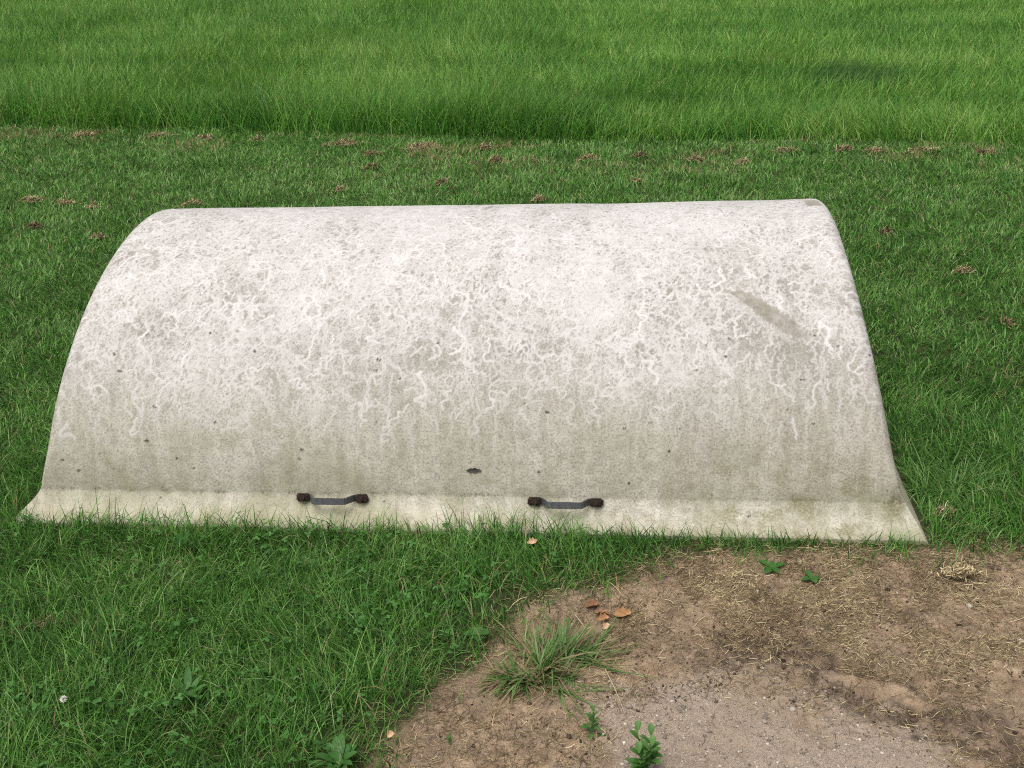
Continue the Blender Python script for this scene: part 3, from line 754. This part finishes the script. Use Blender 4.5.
M_weed = leaf_mat('weed_leaf', [(0.0, (0.035, 0.115, 0.022)), (0.5, (0.060, 0.17, 0.032)), (1.0, (0.11, 0.235, 0.055))], 0.25, 0.45, 0.35)
M_stem = simple('weed_stem', (0.06, 0.13, 0.03), (0.10, 0.17, 0.05), 60, 0.6)
def leaf_shape(base, ang, elev, L, W, fold=0.25, droop=0.35, tint=0.5, nl=6):
    """one pointed leaf blade with a folded midrib"""
    t = np.linspace(0, 1, nl)
    wv = W * np.sin(np.pi * np.clip(t * 0.97 + 0.03, 0, 1)) ** 0.8
    r = L * t * math.cos(elev); z = L * t * math.sin(elev) - droop * L * t * t
    ca_, sa_ = math.cos(ang), math.sin(ang)
    V = np.empty((nl, 3, 3))
    for j, sgn in enumerate((-1, 0, 1)):
        V[:, j, 0] = base[0] + ca_ * r - sa_ * wv * sgn * 0.5
        V[:, j, 1] = base[1] + sa_ * r + ca_ * wv * sgn * 0.5
        V[:, j, 2] = base[2] + z + fold * wv * abs(sgn)
    F = []
    for i in range(nl - 1):
        for j in range(2):
            q = i * 3 + j; F.append((q, q + 1, q + 4, q + 3))
    G = np.stack([np.full(nl * 3, tint), np.repeat(t * 0.5, 3)], 1)
    return V.reshape(-1, 3), np.array(F), G
def tube(pts, r0_, r1_, seg=7):
    pts = np.array(pts, float); n = len(pts); V = []
    for i, p in enumerate(pts):
        r = r0_ + (r1_ - r0_) * i / (n - 1)
        for q in range(seg):
            a = 2 * math.pi * q / seg; V.append(p + [r * math.cos(a), r * math.sin(a), 0])
    F = [(i * seg + q, i * seg + (q + 1) % seg, (i + 1) * seg + (q + 1) % seg, (i + 1) * seg + q) for i in range(n - 1) for q in range(seg)]
    return np.array(V), np.array(F)
def weed(u, v, ht, stems, leaf_L, label, seed, per=11):
    rg = np.random.default_rng(seed)
    bx_, by_ = ground(u, v); root = empty('weed_seedling', (bx_, by_, float(soil_z(np.array([bx_]), np.array([by_]))[0])))
    tag(root, label, 'weed')
    for s in range(stems):
        a = rg.uniform(0, 6.28); lean = rg.uniform(0.1, 0.35) if stems > 1 else 0.12
        hh_ = ht * rg.uniform(0.6, 1.0) if s else ht
        pts = [(math.cos(a) * lean * hh_ * t ** 1.4, math.sin(a) * lean * hh_ * t ** 1.4, hh_ * t * 0.9 - 0.004) for t in np.linspace(0, 1, 7)]
        V, F = tube(pts, 0.0018, 0.0010)
        mesh_np('stem', V, F, M_stem, root)
        lv = []
        for i in range(per):
            t = 0.15 + 0.85 * i / (per - 1); p = np.array(pts[min(6, int(t * 6))])
            an = i * 2.4 + rg.uniform(-0.3, 0.3)
            lv.append(leaf_shape(p, an, 0.35 + 0.75 * t, leaf_L * (1.1 - 0.45 * t) * rg.uniform(0.85, 1.15), leaf_L * 0.27, 0.25, 0.35, float(np.clip(0.3 + 0.6 * t + rg.normal(0, 0.1), 0, 1))))
        V, F, G = cat_parts(lv)
        mesh_np('leaves', V, F, M_weed, root, attrs={'gcol': G})
weed(591, 730, 0.066, 1, 0.034, 'small upright green weed seedling on bare earth below the tussock', 3, 15)
weed(647, 774, 0.098, 4, 0.050, 'larger bushy green weed on the gravel at the bottom of the picture', 8, 12)
weed(449, 738, 0.018, 2, 0.014, 'tiny green weed sprout on bare earth at the left edge of the patch', 12, 7)

def rosette(u, v, nl, L, W, label, seed, elev=0.3, name='broadleaf_weed', arc=None, z=0.006):
    rg = np.random.default_rng(seed)
    bx_, by_ = ground(u, v); root = empty(name, (bx_, by_, float(soil_z(np.array([bx_]), np.array([by_]))[0]) + z))
    tag(root, label, 'weed')
    for i in range(nl):
        an = i * 6.283 / nl + rg.uniform(-0.35, 0.35) if arc is None else rg.uniform(*arc)
        V, F, G = leaf_shape(np.array([0, 0, 0.0]), an, elev + rg.uniform(-0.1, 0.3), L * rg.uniform(0.7, 1.1), W * rg.uniform(0.8, 1.1), 0.18, 0.25, float(rg.uniform(0.1, 0.6)), 8)
        mesh_np('leaf', V, F, M_weed, root, attrs={'gcol': G})
rosette(772, 566, 5, 0.040, 0.022, 'larger of two flat broad-leaved weeds on the earth in front of the cover', 21, 0.2)
rosette(812, 576, 4, 0.032, 0.019, 'small broad-leaved weed right beside its larger twin on the bare earth', 22, 0.25)
rosette(340, 772, 12, 0.075, 0.019, 'pale green dandelion-like rosette at the bottom edge of the lawn', 23, 0.6, z=0.02)
rosette(478, 640, 4, 0.034, 0.026, 'round-leaved small weed in thin turf left of the tussock', 24, 0.35, z=0.015)
rosette(185, 556, 6, 0.07, 0.020, 'upright broad-leaved weed in the lawn in front of the left half of the cover', 25, 0.9, z=0.02)
rosette(310, 578, 6, 0.055, 0.022, 'low leafy weed in the lawn below the left handle', 26, 0.7, z=0.02)
rosette(190, 705, 7, 0.085, 0.016, 'grey-green long-leaved weed in the near lawn at lower left', 27, 0.75, z=0.02)

# clover flower
fx, fy = ground(68, 722); cf = empty('clover_flower', (fx, fy, 0)); tag(cf, 'single white clover flower in the near lawn at lower left', 'flower')
V, F = tube([(0, 0, 0), (0.002, 0.001, 0.03), (0.003, 0.001, 0.058)], 0.0010, 0.0008); mesh_np('stem', V, F, M_stem, cf)
lv = []
for i in range(46):
    zf_ = 1 - 1.6 * (i + 0.5) / 46; a = i * 2.4; rr_ = math.sqrt(max(0, 1 - zf_ * zf_))
    lv.append(leaf_shape(np.array([0.003 + 0.002 * rr_ * math.cos(a), 0.001 + 0.002 * rr_ * math.sin(a), 0.061 + 0.003 * zf_]), a, math.asin(zf_) * 0.8 + 0.2, 0.0065, 0.0022, 0.3, 0.1, 0.5, 4))
V, F, G = cat_parts(lv)
mesh_np('petals', V, F, simple('clover_petal', (0.62, 0.58, 0.52), (0.80, 0.78, 0.72), 80, 0.7), cf)

# ------------------------------------------------------------------ fallen leaves, straws, debris
def leaf_mat2(name, c1, c2):
    k = NT(name); tc = k.n('TexCoord').outputs['Object']
    n = k.noise(tc, 70, 4, 0.6); n2 = k.noise(tc, 220, 3, 0.6)
    c = k.mix(k.rmap(n, 0.35, 0.65), c1, c2); c = k.mix(k.rmap(n2, 0.6, 0.7, 0, 0.6), c, (0.08, 0.04, 0.02))
    k.set(Base_Color=c, Roughness=0.6, Specular_IOR_Level=0.3); k.bump(n, 0.5, 0.003); return k.m
M_or = leaf_mat2('orange_dry_leaf', (0.30, 0.135, 0.055), (0.44, 0.25, 0.12))
M_br = leaf_mat2('brown_dry_leaf', (0.15, 0.07, 0.035), (0.30, 0.15, 0.075))
M_tan = leaf_mat2('tan_dry_leaf', (0.52, 0.33, 0.19), (0.62, 0.44, 0.28))
M_dk = leaf_mat2('dark_dry_leaf', (0.035, 0.035, 0.03), (0.07, 0.065, 0.055))
def fallen_leaf(pos, L, W, rz, mat, label, seed, curlx=0.5, roll=0.0, pitch=0.0):
    rg = np.random.default_rng(seed); nl, nw = 14, 7
    t = np.linspace(0, 1, nl)[:, None]; s = np.linspace(-1, 1, nw)[None, :]
    lobe = 1 + 0.22 * np.sin(t * 19 + rg.uniform(0, 6)) 
    wv = W * 0.5 * np.sin(np.pi * np.clip(t * 0.96 + 0.02, 0, 1)) ** 0.75 * lobe
    X = L * (t - 0.5) + 0 * s; Y = wv * s; Z = curlx * (Y ** 2) / W * 2 + 0.35 * curlx * (X ** 2) / L + 0.05 * W * np.sin(t * 9 + s * 2 + rg.uniform(0, 6))
    top = np.stack([X, Y, Z], 2).reshape(-1, 3); bot = top - [0, 0, 0.0006]
    f = np.array([(i * nw + j, i * nw + j + 1, (i + 1) * nw + j + 1, (i + 1) * nw + j) for i in range(nl - 1) for j in range(nw - 1)])
    F = np.concatenate([f, f[:, ::-1] + nl * nw])
    o = mesh_np('fallen_leaf', np.concatenate([top, bot]), F, mat)
    o.location = pos; o.rotation_euler = (roll, pitch, rz)
    tag(o, label, 'leaf'); return o
def on_soil(u, v, dz=0.004):
    x, y = ground(u, v); return (x, y, float(soil_z(np.array([x]), np.array([y]))[0]) + dz)
fallen_leaf(on_soil(592, 603, 0.008), 0.036, 0.022, 0.3, M_br, 'brown curled fallen leaf, topmost of the little heap on the bare earth', 31, 0.9, 0.2)
fallen_leaf(on_soil(602, 612, 0.008), 0.040, 0.024, -0.2, M_br, 'dark orange-brown leaf in the middle of the leaf heap on the bare earth', 32, 0.8, -0.3)
fallen_leaf(on_soil(622, 612, 0.010), 0.044, 0.026, 0.15, M_or, 'bright orange fallen leaf, rightmost of the leaf heap on the bare earth', 33, 0.8, 0.35)
fallen_leaf(on_soil(603, 619, 0.012), 0.032, 0.018, 0.4, M_or, 'orange fallen leaf at the lower left of the leaf heap', 34, 0.9, 0.3)
fallen_leaf(on_soil(606, 626, 0.010), 0.026, 0.018, 1.1, M_tan, 'pale tan curled leaf at the bottom of the leaf heap', 35, 0.9, 0.2)
gx_, gy_ = ground(532, 542, 0.045)
fallen_leaf((gx_, gy_, 0.045), 0.028, 0.018, 0.4, M_tan, 'single orange-tan leaf caught in the grass below the right handle', 36, 0.8, 0.5)
gx_, gy_ = ground(390, 735, 0.035)
fallen_leaf((gx_, gy_, 0.035), 0.020, 0.015, 1.2, M_tan, 'small pale yellow leaf scrap in the turf left of the bare earth', 37, 0.9, 0.3)
i = near_cover(474, 470.5)
px_, py_, pz_ = VX[i], VY[i], VZ[i]
wxp, wyp = CX + cs_ * px_ - sn_ * py_, CY + sn_ * px_ + cs_ * py_
slope = math.atan2(VZ[i[0], i[1] + 8] - VZ[i[0], i[1] - 8], VY[i[0], i[1] + 8] - VY[i[0], i[1] - 8])
fl = fallen_leaf((wxp - 0.0015 * 0, wyp - 0.003, pz_ + 0.001), 0.042, 0.013, PSI, M_dk, 'small dark leaf stuck to the front of the white cover between the handles', 38, 0.15, slope)

def straw_stalk(u0_, v0_, u1_, v1_, label, r=0.0014, lift=0.01):
    a = np.array(on_soil(u0_, v0_, 0.004)); b = np.array(on_soil(u1_, v1_, lift))
    pts = [a + (b - a) * t + np.array([0, 0, 0.006 * math.sin(math.pi * t)]) for t in np.linspace(0, 1, 8)]
    bm_p = np.array(pts) - a
    d = (b - a) / np.linalg.norm(b - a); sd2 = np.cross(d, [0, 0, 1]); sd2 /= np.linalg.norm(sd2)
    V = []
    for i_, p in enumerate(bm_p):
        rr_ = r * (1 - 0.4 * i_ / 7)
        for q in range(6):
            an = q * math.pi / 3; V.append(p + sd2 * rr_ * math.cos(an) + np.array([0, 0, 1]) * rr_ * math.sin(an))
    F = [(i_ * 6 + q, i_ * 6 + (q + 1) % 6, (i_ + 1) * 6 + (q + 1) % 6, (i_ + 1) * 6 + q) for i_ in range(7) for q in range(6)]
    o = mesh_np('straw_stalk', np.array(V), np.array(F), M_strawstalk); o.location = a
    tag(o, label, 'straw'); return o
M_strawstalk = simple('dry_straw', (0.42, 0.31, 0.18), (0.56, 0.44, 0.28), 50, 0.6)
straw_stalk(575, 611, 594, 642, 'dry straw lying on the earth just right of the tussock top')
straw_stalk(605, 668, 625, 713, 'long thin straw running from the tussock down to the gravel', 0.0012)
straw_stalk(607, 582, 623, 596, 'pale straw at the grass edge above the heap of fallen leaves', 0.0013)
straw_stalk(529, 660 + 10, 500, 700, 'dry stem under the front of the tussock pointing to lower left', 0.0016)
straw_stalk(495, 708, 492, 722, 'short straw on the earth below and left of the tussock', 0.0013)

# clumps of dry mowings on the lawn
def clump(u, v, wpx, label, seed, dark=0.0, hpx=None):
    rg = np.random.default_rng(seed)
    x, y = ground(u, v, 0.03); D = y * cp + 1.57 * sp
    wm = wpx / FPX * D; dm = (hpx if hpx else wpx * 0.35) / FPX * D * 1.6
    n = int((220 + 2800 * wm) * (1.8 if 'largest' in label else rg.uniform(0.7, 1.3)))
    lum = np.clip(rg.normal(0, 0.16, (7, 2)), -0.3, 0.3); which = rg.integers(0, 7, n); g = rg.normal(0, 0.17, (n, 2)) * rg.uniform(0.5, 1.4, (7, 1))[which] + lum[which]; far_ = rg.random(n) < 0.5; g = np.where(far_[:, None], rg.normal(0, 0.20, (n, 2)), g)
    Pp = np.stack([g[:, 0] * wm, g[:, 1] * dm], 1)
    top = np.where(far_, 0.016, rg.uniform(0.010, 0.032, 7)[which])
    z = 0.012 + top * np.sqrt(rg.random(n)) * np.exp(-((g - lum[which]) ** 2).sum(1) * 25)
    V, F, G = fibres(Pp, z, rg.uniform(0.006, 0.018, n) * (0.7 + D / 8), rg.uniform(0.0014, 0.0030, n) * (0.6 + D / 8), rg.uniform(0, 6.28, n),
                     rg.normal(0, 0.9, n), rg.normal(0, 0.5, n), np.clip(rg.normal((0.50 if 'largest' in label else 0.78 if 'straw-coloured' in label else 0.57) - dark, 0.24, n), 0, 1))
    o = mesh_np('grass_clump', V, F, M_straw, attrs={'gcol': G}); o.location = (x, y, 0)
    tag(o, label, 'clump', 'clumps of brown mowings on the lawn'); return o
CL = [
 (421, 145, 46, 'largest brown clump of dry mowings at the meadow edge, behind the middle of the cover'),
 (340, 188, 16, 'round brown clump just behind the cover, left of its middle'),
 (485, 146, 18, 'flat brown clump at the meadow edge right of the largest clump'),
 (497, 158, 14, 'small round brown clump in front of the flat one, right of the largest clump'),
 (372, 152, 18, 'brown clump directly left of the largest clump'),
 (342, 142, 34, 'long thin streak of mowings left of the largest clump, along the meadow edge'),
 (258, 138, 16, 'tan clump at the meadow edge, third from the left of the row'),
 (205, 136, 20, 'tan clump at the meadow edge, above the left end of the cover'),
 (158, 134, 22, 'tan clump at the meadow edge, second from the left of the row'),
 (84, 133, 20, 'tan clump at the meadow edge, farthest left of the row'),
 (443, 181, 16, 'dull brown clump just behind the cover, below the largest clump'),
 (372, 165, 14, 'faint brown clump halfway between the cover and the largest clump'),
 (32, 198, 30, 'wide brown clump on the lawn at the left border'),
 (65, 201, 20, 'brown clump directly right of the wide one at the left border'),
 (92, 204, 14, 'smallest brown clump of the line near the left border'),
 (35, 224, 16, 'dark brown clump on the lawn at far left below the wide one'),
 (97, 235, 12, 'lone tan clump on the lawn left of the cover'),
 (190, 202, 26, 'brown clump half hidden behind the left top corner of the cover'),
 (590, 156, 20, 'red-brown clump behind the cover, first right of its middle'),
 (694, 157, 18, 'brown clump third to the right of the cover middle'),
 (742, 160, 18, 'rounded tan clump behind the right part of the cover'),
 (640, 153, 16, 'small faint clump between the red-brown and the third clump'),
 (788, 148, 26, 'long tan streak of mowings at the right meadow edge, first of the line'),
 (876, 148, 26, 'brightest tan clump of the right meadow edge'),
 (845, 147, 18, 'thin tan clump left of the brightest one at the right meadow edge'),
 (925, 148, 30, 'flat tan streak right of the brightest clump at the meadow edge'),
 (985, 150, 24, 'faint tan streak at the meadow edge near the right border'),
 (885, 230, 13, 'dark round clump on the lawn right of the cover top'),
 (963, 268, 18, 'brown two-lobed clump alone on the right lawn'),
 (1008, 320, 10, 'small brown clump near the right border halfway up the lawn'),
 (538, 197, 18, 'low brown clump peeking over the middle of the cover'),
 (636, 179, 10, 'tiny brown clump between the cover and the clumps at its right'),
 (943, 508, 20, 'small tan clump of dead grass beside the right corner of the cover'),
 (42, 620, 44, 'dark brown strip of dead grass in the near lawn at the left border'),
 (958, 566, 40, 'straw-coloured heap of dead grass at the edge of the bare earth on the right'),
]
for i_, (u, v, wp, lb) in enumerate(CL):
    clump(u, v, wp, lb, 200 + i_, 0.3 if 'dark' in lb else (0.12 if 'faint' in lb or 'dull' in lb else 0.0), 20 if 'largest brown' in lb else 9 if wp > 22 else None)
